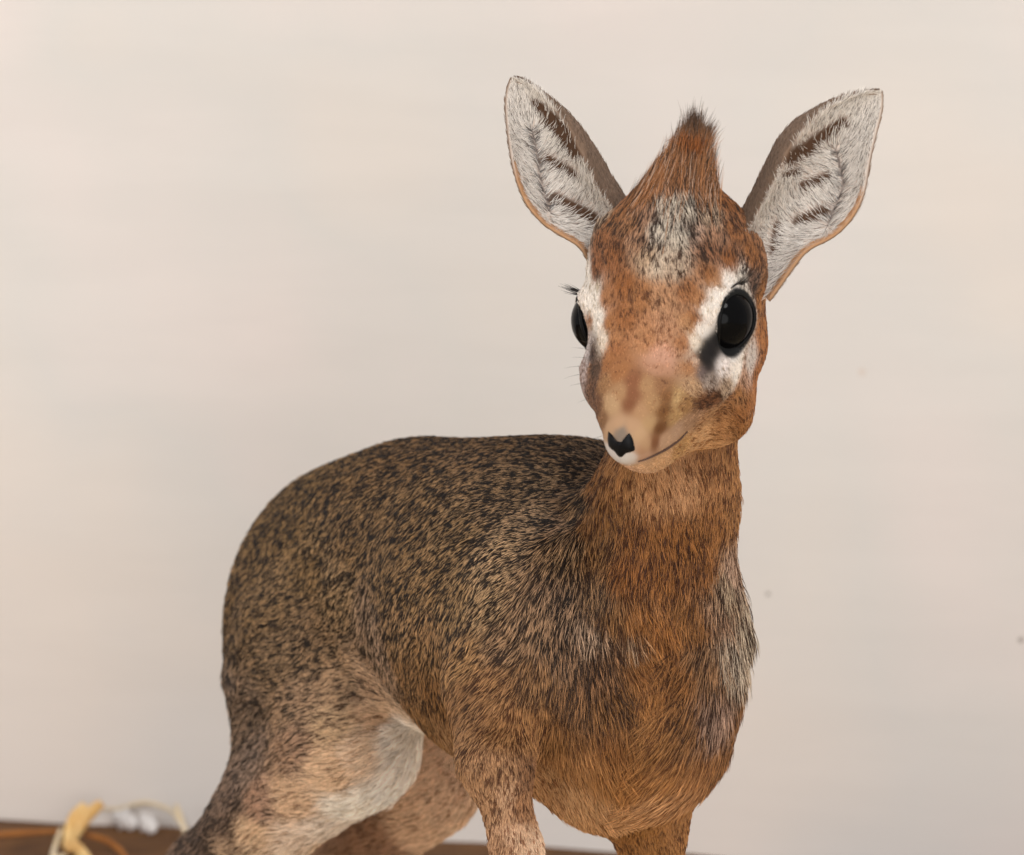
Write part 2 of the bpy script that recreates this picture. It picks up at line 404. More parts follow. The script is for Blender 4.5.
# x, y, light colour, dark colour, share of dark hairs, length mm, flow in degrees (0 right, 90 down), spread of one anchor
RU = (168, 98, 46); DK = (48, 36, 28); OR = (184, 118, 62); WH = (232, 222, 212); GZ = (206, 192, 174)
AG = (164, 132, 92)
HEADA = [
 (690,168,(158,86,36),(50,30,18),.30,9,-92), (676,190,(160,94,52),(56,34,22),.38,8,-92), (704,190,(160,94,52),(56,34,22),.38,8,-88), (690,180,(156,92,50),(56,34,22),.38,8,-90), (668,205,(176,138,104),(66,50,40),.45,8,-88), (700,206,(176,140,108),(66,50,40),.45,8,-92), (712,228,(186,160,134),(66,52,44),.48,7,-92), (640,228,(172,132,98),(70,52,42),.45,7,-86), (636,250,(176,134,98),(74,54,44),.42,6,-86), (716,246,(170,130,96),(66,50,42),.48,6,-94),
 (650,200,(150,90,48),(64,44,30),.40,6,-78), (728,208,(150,88,44),(64,44,30),.40,6,-102), (632,208,(150,92,50),(64,44,30),.4,5,-80),
 (668,222,GZ,(74,62,54),.42,8,-86), (690,222,GZ,(70,58,50),.42,8,-90), (655,245,GZ,(76,62,52),.42,7,-88), (680,245,GZ,(70,60,52),.42,7,-90),
 (700,240,(176,150,124),(70,56,46),.5,5,-92), (660,268,(206,186,164),(90,68,52),.35,4.5,-90), (646,262,(196,166,136),(80,60,48),.4,4.5,-88),
 (675,272,(204,180,156),(90,68,52),.35,4.5,-90), (712,256,(150,100,66),(66,50,40),.45,5,-95), (630,232,(158,106,66),(70,50,38),.45,5,-84),
 (612,225,(156,100,58),(70,50,36),.4,4,-80), (600,250,(160,100,58),(80,54,36),.35,4,-84), (596,272,(160,98,56),(90,60,40),.3,4,-86),
 (612,262,(158,96,52),(84,54,34),.35,4,-86), (622,290,(168,100,50),(100,62,34),.3,3.5,-88), (640,300,(178,114,64),(110,70,42),.3,3.5,-90),
 (665,300,(196,142,98),(120,84,58),.3,3.5,-90), (690,296,(170,108,62),(104,66,40),.32,3.5,-92), (735,238,(158,98,54),(80,54,38),.4,5,-100),
 (752,262,(158,98,52),(90,60,40),.35,4,-90), (730,265,(158,94,48),(84,54,34),.35,4,-100), (712,280,(170,104,54),(100,64,38),.3,3.5,-98),
 (695,322,(174,106,54),(112,70,38),.25,3,-94), (622,322,(172,104,54),(110,70,38),.25,3,-88), (665,335,(198,142,100),(140,92,60),.25,3,-90),
 (646,340,(192,128,80),(130,84,50),.2,2.6,-90), (684,345,(184,118,70),(124,78,46),.25,2.6,-92), (662,358,(212,158,126),(172,120,88),.2,2.2,-90),
 (690,368,(182,120,72),(130,84,50),.2,2.6,-90), (615,350,(176,108,60),(120,74,42),.2,2.4,-88),
 (588,283,WH,(200,188,176),.15,3,-88), (594,300,WH,(214,204,194),.15,2.6,-86), (598,322,WH,(210,198,188),.12,2.6,-84), (603,342,(228,212,196),(200,180,160),.15,2.4,-84),
 (607,300,(178,116,70),(120,80,50),.2,3,-86), (610,326,(178,112,62),(120,76,44),.2,2.6,-86), (614,340,(182,120,72),(120,76,44),.2,2.6,-86),
 (730,284,WH,(214,204,194),.1,2.6,-70), (718,296,WH,(220,210,200),.08,2.6,-80), (708,312,WH,(220,208,196),.08,2.6,-86), (702,330,WH,(214,202,190),.1,2.6,-88),
 (695,344,(230,214,196),(200,176,150),.15,2.4,-88), (690,326,(190,134,86),(140,90,54),.2,2.6,-90), (698,302,(180,120,72),(130,84,50),.2,3,-92),
 (715,284,(190,140,98),(120,84,60),.2,3,-90), (742,280,(216,204,190),(60,48,40),.45,3,-60), (752,284,(110,84,64),(46,36,30),.55,3,-30),
 (760,300,(178,118,70),(110,72,46),.3,3,50), (763,325,(176,108,56),(110,70,42),.3,3,80), (765,350,(172,102,50),(110,66,36),.3,3.5,90), (760,375,(168,100,50),(100,64,36),.3,3.5,80),
 (735,366,WH,(196,184,176),.15,2.6,40), (722,366,(226,214,208),(190,176,168),.15,2.4,60), (749,360,(206,194,186),(150,134,122),.2,2.6,30), (744,374,(190,156,126),(110,84,62),.3,3,40),
 (725,384,(186,160,136),(100,80,64),.35,3,50), (710,378,(176,158,144),(96,78,66),.35,2.6,70), (738,392,(176,116,66),(96,62,40),.3,4,45), (750,400,(174,108,58),(110,70,40),.3,4,50),
 (703,358,(24,18,16),(12,10,9),.5,1.2,80), (711,353,(26,20,18),(12,10,9),.5,1.0,80), (707,368,(50,42,38),(24,20,18),.5,1.4,80), (704,351,(28,22,20),(14,11,10),.5,1.2,80), (707,362,(24,18,16),(12,10,9),.5,1.2,80), (709,346,(30,24,22),(14,11,10),.5,1.0,80), (715,341,(26,20,18),(12,10,9),.5,1.0,80),
 (703,371,(130,114,104),(70,58,50),.4,2,80), (694,362,(200,170,146),(160,120,90),.2,2,-90), (692,385,(206,172,140),(160,120,84),.2,2.4,60),
 (580,352,(200,186,182),(150,136,130),.25,2,90), (583,366,(186,166,160),(130,110,100),.3,2,90), (592,352,(96,76,60),(56,42,34),.5,2,90), (596,368,(110,84,62),(66,50,38),.5,2,90),
 (592,388,(128,92,64),(76,54,38),.45,2,90), (597,404,(130,92,62),(80,56,38),.45,1.8,90), (603,420,(176,130,96),(120,84,56),.3,1.6,90),
 (604,384,(186,134,94),(150,100,66),.2,1.8,-90), (612,404,(224,180,142),(196,146,108),.2,1.5,-90), (618,372,(184,116,66),(140,86,50),.25,1.8,-90), (608,362,(178,110,60),(124,78,46),.2,2,-90),
 (634,382,(172,108,74),(130,80,54),.3,1.6,-90), (632,393,(166,104,72),(130,82,56),.3,1.4,-90), (631,404,(160,100,68),(126,80,54),.3,1.4,-90), (621,392,(206,154,114),(176,124,86),.2,1.6,-90), (646,386,(204,152,110),(180,128,88),.2,1.6,-90),
 (640,410,(212,160,122),(190,140,102),.2,1.5,-90), (652,404,(204,154,112),(180,130,90),.2,1.6,-80), (662,384,(178,124,88),(140,96,68),.2,1.8,-80), (660,368,(196,140,104),(160,110,78),.2,2,-90),
 (618,424,(222,176,142),(196,150,118),.2,1.1,-90), (632,426,(218,172,138),(190,146,114),.2,1.1,-90), (621,432,(166,154,142),(130,118,108),.4,.8,-90), (608,430,(224,180,146),(196,150,118),.2,1,-90),
 (640,434,(222,178,142),(200,154,118),.15,1,-60), (646,444,(216,170,134),(190,146,112),.2,1,-40), (641,452,(210,160,128),(180,130,100),.2,1,-30), (650,424,(216,170,128),(190,146,106),.2,1.3,-60),
 (612,455,(226,216,212),(200,190,186),.2,.8,90), (624,458,(230,222,218),(206,196,192),.2,.8,90), (633,458,(226,214,206),(200,190,184),.2,.8,60),
 (664,412,(140,92,50),(96,60,32),.4,1.8,-70), (659,428,(128,80,42),(84,52,28),.4,1.5,-70), (655,442,(146,94,58),(100,62,38),.4,1.2,-60), (668,398,(160,106,66),(120,76,44),.3,2,-70),
 (676,400,(216,172,126),(180,130,86),.2,2,-50), (674,416,(206,158,110),(160,112,70),.25,2,-40), (684,404,(190,138,92),(130,86,52),.3,2.4,-20),
 (664,440,(216,178,150),(170,130,104),.2,1.5,-20), (677,430,(212,178,152),(170,134,110),.25,1.5,-20), (690,421,(196,158,130),(150,116,92),.25,1.8,-10),
 (700,402,(116,76,46),(70,46,30),.45,3,20), (712,398,(120,78,46),(76,50,32),.45,3,20), (722,406,(170,112,64),(110,70,40),.35,4,25), (706,416,(186,132,84),(140,92,56),.25,3.5,20),
 (738,412,(170,106,56),(104,66,36),.3,4,35), (748,416,(174,110,58),(116,72,40),.3,4,60), (700,436,(206,148,94),(170,114,66),.2,3,20), (722,428,(184,122,70),(136,88,48),.25,3.5,30),
 (680,448,(212,152,98),(180,122,74),.15,2.5,20), (660,460,(214,158,108),(190,134,88),.15,2.2,30), (628,467,(206,160,122),(180,134,96),.2,1.5,60), (641,458,(204,158,122),(176,130,96),.2,1.2,40), (640,466,(220,170,126),(190,140,98),.15,2,60), (703,448,(204,142,86),(170,112,64),.2,3,40),
]
BODYA = [
 # neck and throat
 (620,482,(176,116,62),(110,68,36),.3,6,92), (650,488,(200,138,84),(140,88,50),.25,6,92), (680,478,(204,144,92),(150,98,58),.25,6,90), (712,470,(190,126,72),(120,76,42),.3,6,92), (740,460,(178,116,62),(110,70,40),.3,6,92),
 (608,510,(160,104,52),(92,58,32),.35,7,92), (600,545,(150,104,60),(80,54,34),.45,7,94), (640,530,(164,100,46),(88,52,26),.35,7,92), (675,530,(164,100,46),(84,50,26),.35,7,90), (712,520,(170,106,52),(96,60,32),.32,7,88), (734,505,(172,112,60),(104,68,40),.32,7,88),
 (630,565,(158,94,42),(84,50,26),.35,8,90), (665,565,(160,96,42),(84,50,26),.35,8,90), (705,560,(162,98,46),(90,56,30),.35,8,92), (732,560,(190,160,128),(96,70,50),.4,8,92),
 (598,478,(150,98,52),(84,54,30),.4,6,94), (592,520,(146,98,54),(78,50,30),.42,7,94), (580,485,(140,114,82),(38,31,26),.62,5,172), (572,520,(150,122,90),(38,31,26),.58,5,160), (597,585,(150,118,80),(64,48,36),.5,9,94), (592,620,(176,150,118),(60,48,38),.5,9,88), (600,655,(140,102,66),(66,48,34),.55,9,76), (612,610,(148,100,56),(80,54,34),.4,9,80), (614,690,(148,98,52),(80,54,32),.45,9,66),
 (640,610,(168,104,50),(100,62,32),.3,9,80), (662,620,(172,106,50),(104,64,34),.3,9,90), (690,610,(162,102,50),(90,58,32),.35,9,108), (716,600,(176,140,104),(80,58,42),.45,9,104), (735,605,(196,176,150),(80,60,44),.46,12,98), (722,575,(186,160,130),(84,62,44),.45,10,96),
 (640,660,(170,106,52),(104,66,36),.3,9,70), (655,680,(180,114,56),(112,70,38),.25,9,92), (680,660,(160,100,50),(88,58,34),.38,10,122), (705,650,(160,116,76),(76,56,42),.45,10,120), (727,640,(200,180,156),(78,58,44),.48,12,108), (742,650,(140,94,56),(78,54,36),.45,8,96),
 (735,690,(150,98,54),(76,50,32),.42,9,110), (712,700,(176,146,118),(80,56,42),.42,10,126), (690,705,(166,108,58),(84,56,34),.38,10,128), (665,720,(176,114,58),(110,70,38),.28,10,126), (640,720,(170,108,54),(104,66,36),.3,9,74), (618,730,(166,104,52),(96,60,34),.33,9,70),
 (730,735,(154,98,50),(84,54,32),.38,9,118), (705,750,(182,118,64),(110,70,40),.3,9,126), (675,765,(190,124,66),(130,82,44),.25,9,128), (645,770,(190,122,62),(130,82,42),.22,9,124), (610,765,(186,120,62),(126,80,42),.22,9,76), (575,755,(190,126,70),(130,84,46),.22,8,82),
 (580,790,(220,158,100),(172,114,66),.18,7,76), (610,805,(222,158,100),(160,104,58),.18,8,72), (640,810,(220,154,94),(156,100,54),.18,9,134), (668,790,(216,150,92),(150,98,54),.2,9,130), (690,778,(196,132,78),(140,90,50),.22,8,126), (545,775,(196,136,82),(140,92,54),.22,6,84),
 # shoulder
 (585,500,AG,(44,36,30),.58,8,110), (575,540,AG,(44,36,30),.58,8,104), (570,590,(160,130,96),(50,40,32),.55,8,100), (566,640,(156,122,86),(56,44,34),.52,9,92), (575,690,(146,102,62),(72,52,36),.48,9,84), (540,620,(166,134,96),(56,44,34),.5,8,106),
 (535,670,(170,120,74),(82,58,38),.42,8,104), (560,715,(164,108,58),(90,58,34),.38,8,86), (510,640,(170,134,94),(66,50,36),.48,7,120), (500,680,(172,120,72),(90,60,38),.4,7,122), (530,720,(180,120,66),(104,66,38),.33,7,100), (500,720,(178,122,72),(100,66,40),.35,7,112), (470,700,(164,116,72),(84,60,40),.42,7,124), (465,735,(176,126,80),(96,66,42),.38,6,116),
 # near fore leg
 (490,765,(188,136,90),(110,76,50),.32,5,90), (505,795,(206,160,118),(130,92,62),.28,4,78), (490,800,(190,140,96),(110,76,50),.35,4,84), (522,800,(176,122,78),(110,74,46),.3,4,80), (515,840,(214,174,138),(150,110,80),.25,3.5,78), (535,850,(224,190,158),(180,140,110),.2,3.5,78), (503,845,(190,140,98),(120,84,56),.3,3.5,80), (530,770,(150,104,66),(90,62,42),.3,5,90), (540,940,(196,146,102),(130,92,62),.25,3,88), (545,1180,(190,142,100),(120,86,60),.25,3,90),
 # far fore leg
 (650,840,(180,116,58),(110,68,34),.28,4.5,88), (675,830,(186,122,66),(120,76,42),.25,4.5,92), (630,850,(170,108,54),(104,66,34),.3,4,88), (645,960,(180,120,70),(110,72,44),.28,3,90), (640,1180,(180,124,78),(110,76,50),.28,3,90),
 # back and flank
 (590,460,(150,124,90),(40,33,28),.62,5,176), (555,450,(140,112,76),(38,31,26),.66,5,176), (500,447,(138,108,70),(38,30,25),.66,5,174), (450,446,(138,106,66),(38,30,25),.66,5,172), (400,450,(138,106,66),(38,30,25),.66,5,168), (350,470,(140,108,66),(38,30,25),.64,5,160), (305,505,(142,110,66),(38,30,25),.64,5,152), (265,545,(144,112,68),(38,30,26),.62,5.5,144), (240,580,(144,114,72),(40,32,28),.62,6,132),
 (560,480,(150,124,88),(38,31,26),.64,5,172), (540,520,(166,138,100),(38,31,26),.58,5,168), (500,500,(150,122,84),(38,31,26),.62,5,166), (500,550,(178,148,106),(44,35,28),.54,5,158), (460,540,(152,122,80),(40,32,26),.58,5.5,150), (410,520,(148,116,74),(38,30,25),.62,5.5,148), (360,530,(148,116,74),(38,30,25),.62,5.5,142), (460,600,(166,128,82),(48,38,30),.52,6,132), (420,580,(158,122,78),(44,35,28),.55,6,130), (390,570,(150,118,76),(42,34,28),.58,6,128),
 (490,600,(180,146,102),(52,41,32),.48,6,146), (470,650,(180,130,80),(70,52,36),.44,6.5,134), (430,640,(172,126,80),(60,46,34),.48,6.5,128), (400,630,(162,126,84),(50,40,32),.52,6,124), (410,670,(158,116,74),(58,44,32),.5,6.5,126), (440,690,(160,110,64),(72,52,36),.44,7,124), (420,715,(160,112,66),(70,50,34),.42,7,112), (450,735,(182,134,88),(110,76,48),.3,7,100),
 # rump and thigh
 (310,560,(158,126,82),(40,32,27),.56,5.5,156), (270,600,(156,126,84),(42,34,29),.56,5.5,160), (235,630,(146,120,84),(44,36,31),.58,6,140), (228,680,(150,126,98),(48,40,34),.56,7,110), (340,590,(168,140,98),(46,37,30),.52,6,150), (370,620,(170,144,112),(54,44,38),.5,6.5,140), (320,640,(168,138,98),(46,38,31),.5,6,158), (280,660,(162,134,96),(46,38,31),.52,6,162), (385,660,(176,148,116),(56,46,38),.44,6.5,138),
 (350,680,(196,160,118),(70,56,44),.38,6,150), (300,700,(180,150,112),(56,46,38),.46,6,158), (250,710,(156,132,104),(50,42,36),.52,7,150), (380,695,(194,158,118),(80,62,48),.3,6.5,160), (345,725,(212,174,132),(96,74,56),.28,6.5,164), (300,745,(190,156,120),(74,60,48),.38,7,164), (255,760,(156,134,110),(56,46,38),.5,7,166), (240,790,(150,126,102),(54,44,38),.52,7,158),
 (385,712,(222,184,146),(150,118,90),.2,7,166), (400,735,(255,244,232),(232,222,212),.1,8,170), (407,760,(255,244,232),(232,222,212),.1,8,170), (395,785,(248,240,230),(226,212,198),.1,8,168), (370,745,(234,206,176),(180,148,118),.14,8,168), (340,770,(226,190,152),(150,118,90),.18,7,168), (365,800,(246,236,222),(216,198,180),.12,8,166), (335,825,(236,218,200),(196,172,148),.12,7,162), (300,800,(222,184,146),(140,110,84),.2,7,164),
 (300,840,(232,208,184),(180,150,122),.15,7,158), (265,800,(196,160,126),(86,70,56),.32,7,162), (260,830,(224,190,154),(140,112,88),.18,7,156), (225,820,(140,116,92),(54,44,38),.52,7,150), (205,845,(124,102,82),(50,42,36),.56,7,146), (235,848,(196,162,130),(96,76,60),.3,7,150), (180,900,(150,122,96),(70,56,46),.45,6,140), (170,950,(180,146,114),(100,78,60),.35,4,110), (220,1150,(190,150,114),(120,90,66),.3,3,90),
 # far hind leg, inner side
 (430,765,(238,198,160),(176,134,102),.2,6,150), (450,790,(238,198,160),(172,130,98),.2,6,158), (470,812,(238,202,166),(176,138,106),.2,6,160), (420,830,(234,194,156),(166,126,94),.22,6,160), (380,845,(180,136,100),(120,88,62),.25,6,158), (330,930,(190,146,108),(130,96,70),.25,5,140), (320,1150,(186,146,110),(120,90,66),.3,3,90),
]
def warm(c):                                                 # coat tones were noted a little too red
    r, g, b_ = c; k = max(0.0, min(1.0, (r - b_ - 70) / 45.0)); j_ = max(0.0, min(1.0, (90 - (r - b_)) / 20.0)) * (b_ < 130)
    return (r * (1 - 0.05 * k), g * (1 + 0.02 * k) * (1 - 0.035 * j_), b_ * (1 + 0.13 * k))
AP, AL, AD, AS, ALEN, ADIR, AW = [], [], [], [], [], [], []
mid_b = P(440, 600, 1.30)
for tab, is_head in ((HEADA, True), (BODYA, False)):
    for (x, y, lc, dc, sh, ln, ang) in tab:
        p = hit(x, y)
        if p is None: continue
        if is_head and y > 372 and 596 < x < 700 and lc[0] > 150 and not (y > 454): lc = tuple(v * f for v, f in zip(lc, (.90, .89, .80))); dc = tuple(v * .86 for v in dc)
        dr = RT * math.cos(math.radians(ang)) - UP * math.sin(math.radians(ang))
        AP.append(p); AL.append(S(warm(lc))); AD.append(S(warm(dc))); AS.append(sh); ALEN.append(ln); ADIR.append(dr); AW.append(1.0)
        c_, n_ = (M0, hr) if is_head else (mid_b, bl)            # the other flank has the same coat
        off = (p - c_) @ n_
        if abs(off) > 0.016:
            q = p - 2 * off * n_; d2 = dr - 2 * (dr @ n_) * n_
            near = min(np.linalg.norm(q - a) for a in AP)
            if near > 0.014 or not is_head:
                AP.append(q); AL.append(S(warm(lc))); AD.append(S(warm(dc))); AS.append(sh); ALEN.append(ln); ADIR.append(d2); AW.append(0.02)
AP, AL, AD, AS, ALEN, ADIR, AW = map(np.array, (AP, AL, AD, AS, ALEN, ADIR, AW))
def coat(Q):
    """light colour, dark colour, dark share, length, flow at points Q"""
    out = [np.zeros((len(Q), 3)), np.zeros((len(Q), 3)), np.zeros(len(Q)), np.zeros(len(Q)), np.zeros((len(Q), 3))]
    for i in range(0, len(Q), 20000):
        q = Q[i:i + 20000]
        d2 = ((q ** 2).sum(1)[:, None] + (AP ** 2).sum(1)[None] - 2 * q @ AP.T).clip(0)
        w = AW[None] / (d2 + 0.0019 ** 2) ** 2.6; w /= w.sum(1)[:, None]
        out[0][i:i + 20000] = w @ AL; out[1][i:i + 20000] = w @ AD; out[2][i:i + 20000] = w @ AS
        out[3][i:i + 20000] = w @ ALEN; out[4][i:i + 20000] = w @ ADIR
    return out
def color_attr(me, name, cols):
    a = me.attributes.new(name, 'FLOAT_COLOR', 'POINT')
    a.data.foreach_set('color', np.c_[cols, np.ones(len(cols))].astype(np.float32).ravel())
def attr_mat(name, attr, rough, spec, sheen=0):
    m, n, l, b = new_mat(name)
    a = n.new('ShaderNodeAttribute'); a.attribute_name = attr
    l.new(a.outputs['Color'], b.inputs['Base Color']); b.inputs['Roughness'].default_value = rough
    b.inputs['Specular IOR Level'].default_value = spec
    return m
m_skin = attr_mat('skin', 'coat', 0.7, 0.2)
m_fur = attr_mat('fur_strand', 'coat', 0.45, 0.32)
m_eye, n, l, b = new_mat('wet_black_eye')
b.inputs['Base Color'].default_value = (0.003, 0.0028, 0.003, 1); b.inputs['Roughness'].default_value = 0.08; b.inputs['Specular IOR Level'].default_value = 0.06
m_nose, n, l, b = new_mat('black_nose'); b.inputs['Base Color'].default_value = (0.002, 0.002, 0.003, 1); b.inputs['Roughness'].default_value = 0.45; b.inputs['Specular IOR Level'].default_value = 0.15

def hair_obj(name, pts, rad, cols, mat, parent):
    """pts (n,K,3), rad (n,K), cols (n,K,3)"""
    n_, K = pts.shape[:2]
    hc = bpy.data.hair_curves.new(name); hc.add_curves([K] * n_)
    hc.attributes['position'].data.foreach_set('vector', pts.astype(np.float32).ravel())
    ra = hc.attributes.get('radius') or hc.attributes.new('radius', 'FLOAT', 'POINT')
    ra.data.foreach_set('value', rad.astype(np.float32).ravel())
    ca = hc.attributes.new('coat', 'FLOAT_COLOR', 'POINT')
    ca.data.foreach_set('color', np.concatenate([cols, np.ones((n_, K, 1))], 2).astype(np.float32).ravel())
    hc.materials.append(mat)
    o = bpy.data.objects.new(name, hc); COL.objects.link(o); o.parent = parent
    return o

def value_noise(Q, scale, seed):
    r = np.random.default_rng(seed); T = r.random((32, 32, 32)); q = Q / scale; i = np.floor(q).astype(int); f = q - i; f = f * f * (3 - 2 * f)
    v = 0
    for a in (0, 1):
        for b_ in (0, 1):
            for c in (0, 1):
                w = (f[:, 0] if a else 1 - f[:, 0]) * (f[:, 1] if b_ else 1 - f[:, 1]) * (f[:, 2] if c else 1 - f[:, 2])
                v = v + w * T[(i[:, 0] + a) % 32, (i[:, 1] + b_) % 32, (i[:, 2] + c) % 32]
    return v

def tangent(T, N):
    t = T - (T * N).sum(1)[:, None] * N; return t / (np.linalg.norm(t, axis=1)[:, None] + 1e-9)

# ---- the body mesh
lt, dk, sh, ln, fl = coat(V_all)
body = mesh_obj('dik_dik', V_all, F_all, m_skin)
skin_c = (lt * (1 - sh[:, None]) + dk * sh[:, None]) * 0.8
for s, c, e, t, w in EYES:
    q = V_all - (c + e * 0.011); r_ = np.sqrt(((q @ t) / 0.0124) ** 2 + ((q @ w) / 0.0094) ** 2 + ((q @ e) / 0.02) ** 2)
    f_ = np.clip((1.12 - r_) / 0.1, 0, 1)[:, None]; skin_c = skin_c * (1 - f_) + 0.008 * f_
color_attr(body.data, 'coat', skin_c)
body['label'] = 'small brown antelope fawn with big black eyes, upright ears and a pointed crest, standing'
body['category'] = 'antelope'

# ---- sample hair roots on the skin
tri = np.concatenate([F_all[:, [0, 1, 2]], F_all[:, [0, 2, 3]]])
A_, B_, C_ = V_all[tri[:, 0]], V_all[tri[:, 1]], V_all[tri[:, 2]]
ar = np.linalg.norm(np.cross(B_ - A_, C_ - A_), axis=1) / 2
cen = (A_ + B_ + C_) / 3
Ncen = N_all[tri].mean(1); Ncen /= np.linalg.norm(Ncen, axis=1)[:, None]
view = (CAM - cen); view /= np.linalg.norm(view, axis=1)[:, None]
facing = (Ncen * view).sum(1)
headness = np.clip((0.075 - np.linalg.norm(cen - (M0 + hf * 0.005 - hu * 0.008), axis=1)) / 0.02, 0, 1)
dens = (4.2 + 5.0 * headness) * 1e6
dens *= np.where(facing > -0.25, 1.0, 0.35)
dens *= np.where(cen[:, 2] < 0.15, 0.5, 1.0)
FUR_SCALE = 1.0
cnt = RNG.poisson(ar * dens * FUR_SCALE)
idx = np.repeat(np.arange(len(tri)), cnt)
r1, r2 = RNG.random(len(idx)), RNG.random(len(idx)); s1 = np.sqrt(r1)
wA, wB, wC = 1 - s1, s1 * (1 - r2), s1 * r2
root = wA[:, None] * A_[idx] + wB[:, None] * B_[idx] + wC[:, None] * C_[idx]
Nn = wA[:, None] * N_all[tri[idx, 0]] + wB[:, None] * N_all[tri[idx, 1]] + wC[:, None] * N_all[tri[idx, 2]]
Nn /= np.linalg.norm(Nn, axis=1)[:, None]
keep = np.ones(len(root), bool)
for s, c, e, t, w in EYES:                                    # no hair in the eye openings
    q = root - (c + e * 0.012); keep &= ~(((q @ t) / 0.0130) ** 2 + ((q @ w) / 0.0098) ** 2 + ((q @ e) / 0.012) ** 2 < 1)
keep &= root[:, 2] > 0.02
root, Nn = root[keep], Nn[keep]; nh = len(root)
print('hairs', nh)
lt, dk, sh, ln, fl = coat(root)
ok_ = lt.mean(1) > 0.035                                      # the black gland below each eye is bare
root, Nn, lt, dk, sh, ln, fl = root[ok_], Nn[ok_], lt[ok_], dk[ok_], sh[ok_], ln[ok_], fl[ok_]; nh = len(root)
T = tangent(fl, Nn)
side = np.cross(Nn, T)
hd = np.clip((0.075 - np.linalg.norm(root - (M0 + hf * 0.005 - hu * 0.008), axis=1)) / 0.02, 0, 1)
ln = ln + np.clip(ln - 7.5, 0, 3) * 1.5 * (1 - hd)
L = ln * mm * (0.75 + 0.5 * RNG.random(nh)) * np.clip(0.78 + 0.22 * (ln - 5) / 3, 0.78, 1.0)
# tufts: hairs near one another share colour and lean
cell = 0.0017 - 0.0006 * hd
uvw = np.stack([(root * T).sum(1), (root * side).sum(1)], 1)
j = RNG.normal(0, 1, (nh, 3)) * 0.00025
def cell_hash(Q, cs):
    i = np.floor(Q / cs[:, None]).astype(np.int64)
    h = (i[:, 0] * 73856093) ^ (i[:, 1] * 19349663) ^ (i[:, 2] * 83492791)
    h = (h ^ (h >> 13)) * 1274126177 & 0x7fffffff
    return h
stretch = np.clip((ln - 6) / 4, 0, 1) * (1 - hd)              # long hair forms longer locks
org_ = np.where((hd > 0.5)[:, None], M0[None], P(650, 660, 1.16)[None])
sq = np.where(hd > 0.5, 0.62 * np.clip((ln - 2.5) / 2, 0, 1), 0.7 * stretch)
base_ = root + j - T * (((root - org_) * T).sum(1) * sq)[:, None]
hsh = cell_hash(base_, 0.00115 + 0.0 * stretch)
rv = (hsh % 10007) / 10007.0; rv2 = ((hsh // 7) % 9973) / 9973.0; rv3 = ((hsh // 13) % 9949) / 9949.0
own = RNG.random(nh)
pick = np.where(RNG.random(nh) < 0.80 - 0.38 * stretch, rv, own)
isdark = pick < sh
swirl = (value_noise(root, 0.014, 3) - 0.5) * 0.7 + (rv2 - 0.5) * 0.45 + RNG.normal(0, 0.12, nh)
T2 = T * np.cos(swirl)[:, None] + side * np.sin(swirl)[:, None]
lift = 0.30 + 0.22 * (rv3 - 0.5) + RNG.normal(0, 0.07, nh)
lift = np.where(hd > 0.5, lift * 0.8, lift)
K = 6
ts = np.array([0, 0.25, 0.5, 0.7, 0.88, 1.0])
pts = root[:, None, :] + L[:, None, None] * (T2[:, None, :] * ts[None, :, None] * 0.97 + Nn[:, None, :] * (lift[:, None] * (1.5 * ts - 0.85 * ts ** 2)[None])[:, :, None])
pts -= Nn[:, None, :] * 0.0003
light = lt * (0.85 + 0.36 * RNG.random(nh) + stretch * 0.5 * (RNG.random(nh) < 0.12) - 0.2 * stretch * (RNG.random(nh) < 0.4))[:, None] * (0.85 + 0.3 * rv2)[:, None] * (1 + 0.24 * np.clip((sh - 0.35) / 0.2, 0, 1))[:, None]
dk = dk * np.array([1.0, 0.9, 0.74])[None]
dark = dk * (0.45 + 0.6 * RNG.random(nh))[:, None]
cols = np.zeros((nh, K, 3))
agouti = np.clip((sh - 0.2) / 0.3, 0, 1)[:, None]              # banded hair: dark root and tip, pale band
for k_, t_ in enumerate(ts):
    lc = light * [0.62, 0.8, 0.95, 1.08, 1.06, 1.0][k_]
    dm = [0.8, 0.75, 0.45, 0.0, 0.1, 0.6][k_] * agouti
    lc = lc * (1 - dm) + dk * dm
    cols[:, k_] = np.where(isdark[:, None], dark, lc)
rad = (0.000115 - 0.00002 * hd - 0.000012 * stretch)[:, None] * np.array([1.0, 1.0, 1.0, 0.85, 0.55, 0.12])[None] * (0.8 + 0.4 * RNG.random(nh))[:, None]
hair_obj('fur', pts, rad, cols, m_fur, body)
# ---- crest of long hairs on the crown
top = hit(689, 176)
nc = 6500
cx = RNG.normal(-0.001, 0.0125, nc).clip(-.026, .026); cy = RNG.normal(0, 0.010, nc)
lat = hr; back = nrm(-hf + hu * 0.2)
cand = top - hu * 0.002 + lat * cx[:, None] + back * cy[:, None]
rt, nn_ = [], []
for p in cand:
    r = bvh.find_nearest(Vector(p)); rt.append(r[0]); nn_.append(p)
rt = np.array([tuple(v) for v in rt])
tipc = P(692, 116, 1.13)
L = 0.014 + 0.009 * RNG.random(nc); L *= np.clip(1.1 - (np.abs(cx) / 0.026) ** 1.2 * 0.3, .3, 2)
tuft = np.floor((cx + 0.014) / 0.0055)
sp = RNG.random(nc)
tgt = np.where((sp < 0.55 - cx * 18)[:, None], tipc[None], P(707, 136, 1.132)[None]) + RNG.normal(0, 0.0011, (nc, 3)) + back * (cy * 0.4)[:, None]
dr = tgt - rt; dl = np.linalg.norm(dr, axis=1); dr /= dl[:, None]
dr += RNG.normal(0, 0.06, (nc, 3)); dr += lat * 0.12 * np.sign(cx + 0.002)[:, None] * (RNG.random(nc) < 0.15)[:, None]
dr /= np.linalg.norm(dr, axis=1)[:, None]
L = np.minimum(L, dl * (0.45 + 0.62 * RNG.random(nc) ** 0.7))
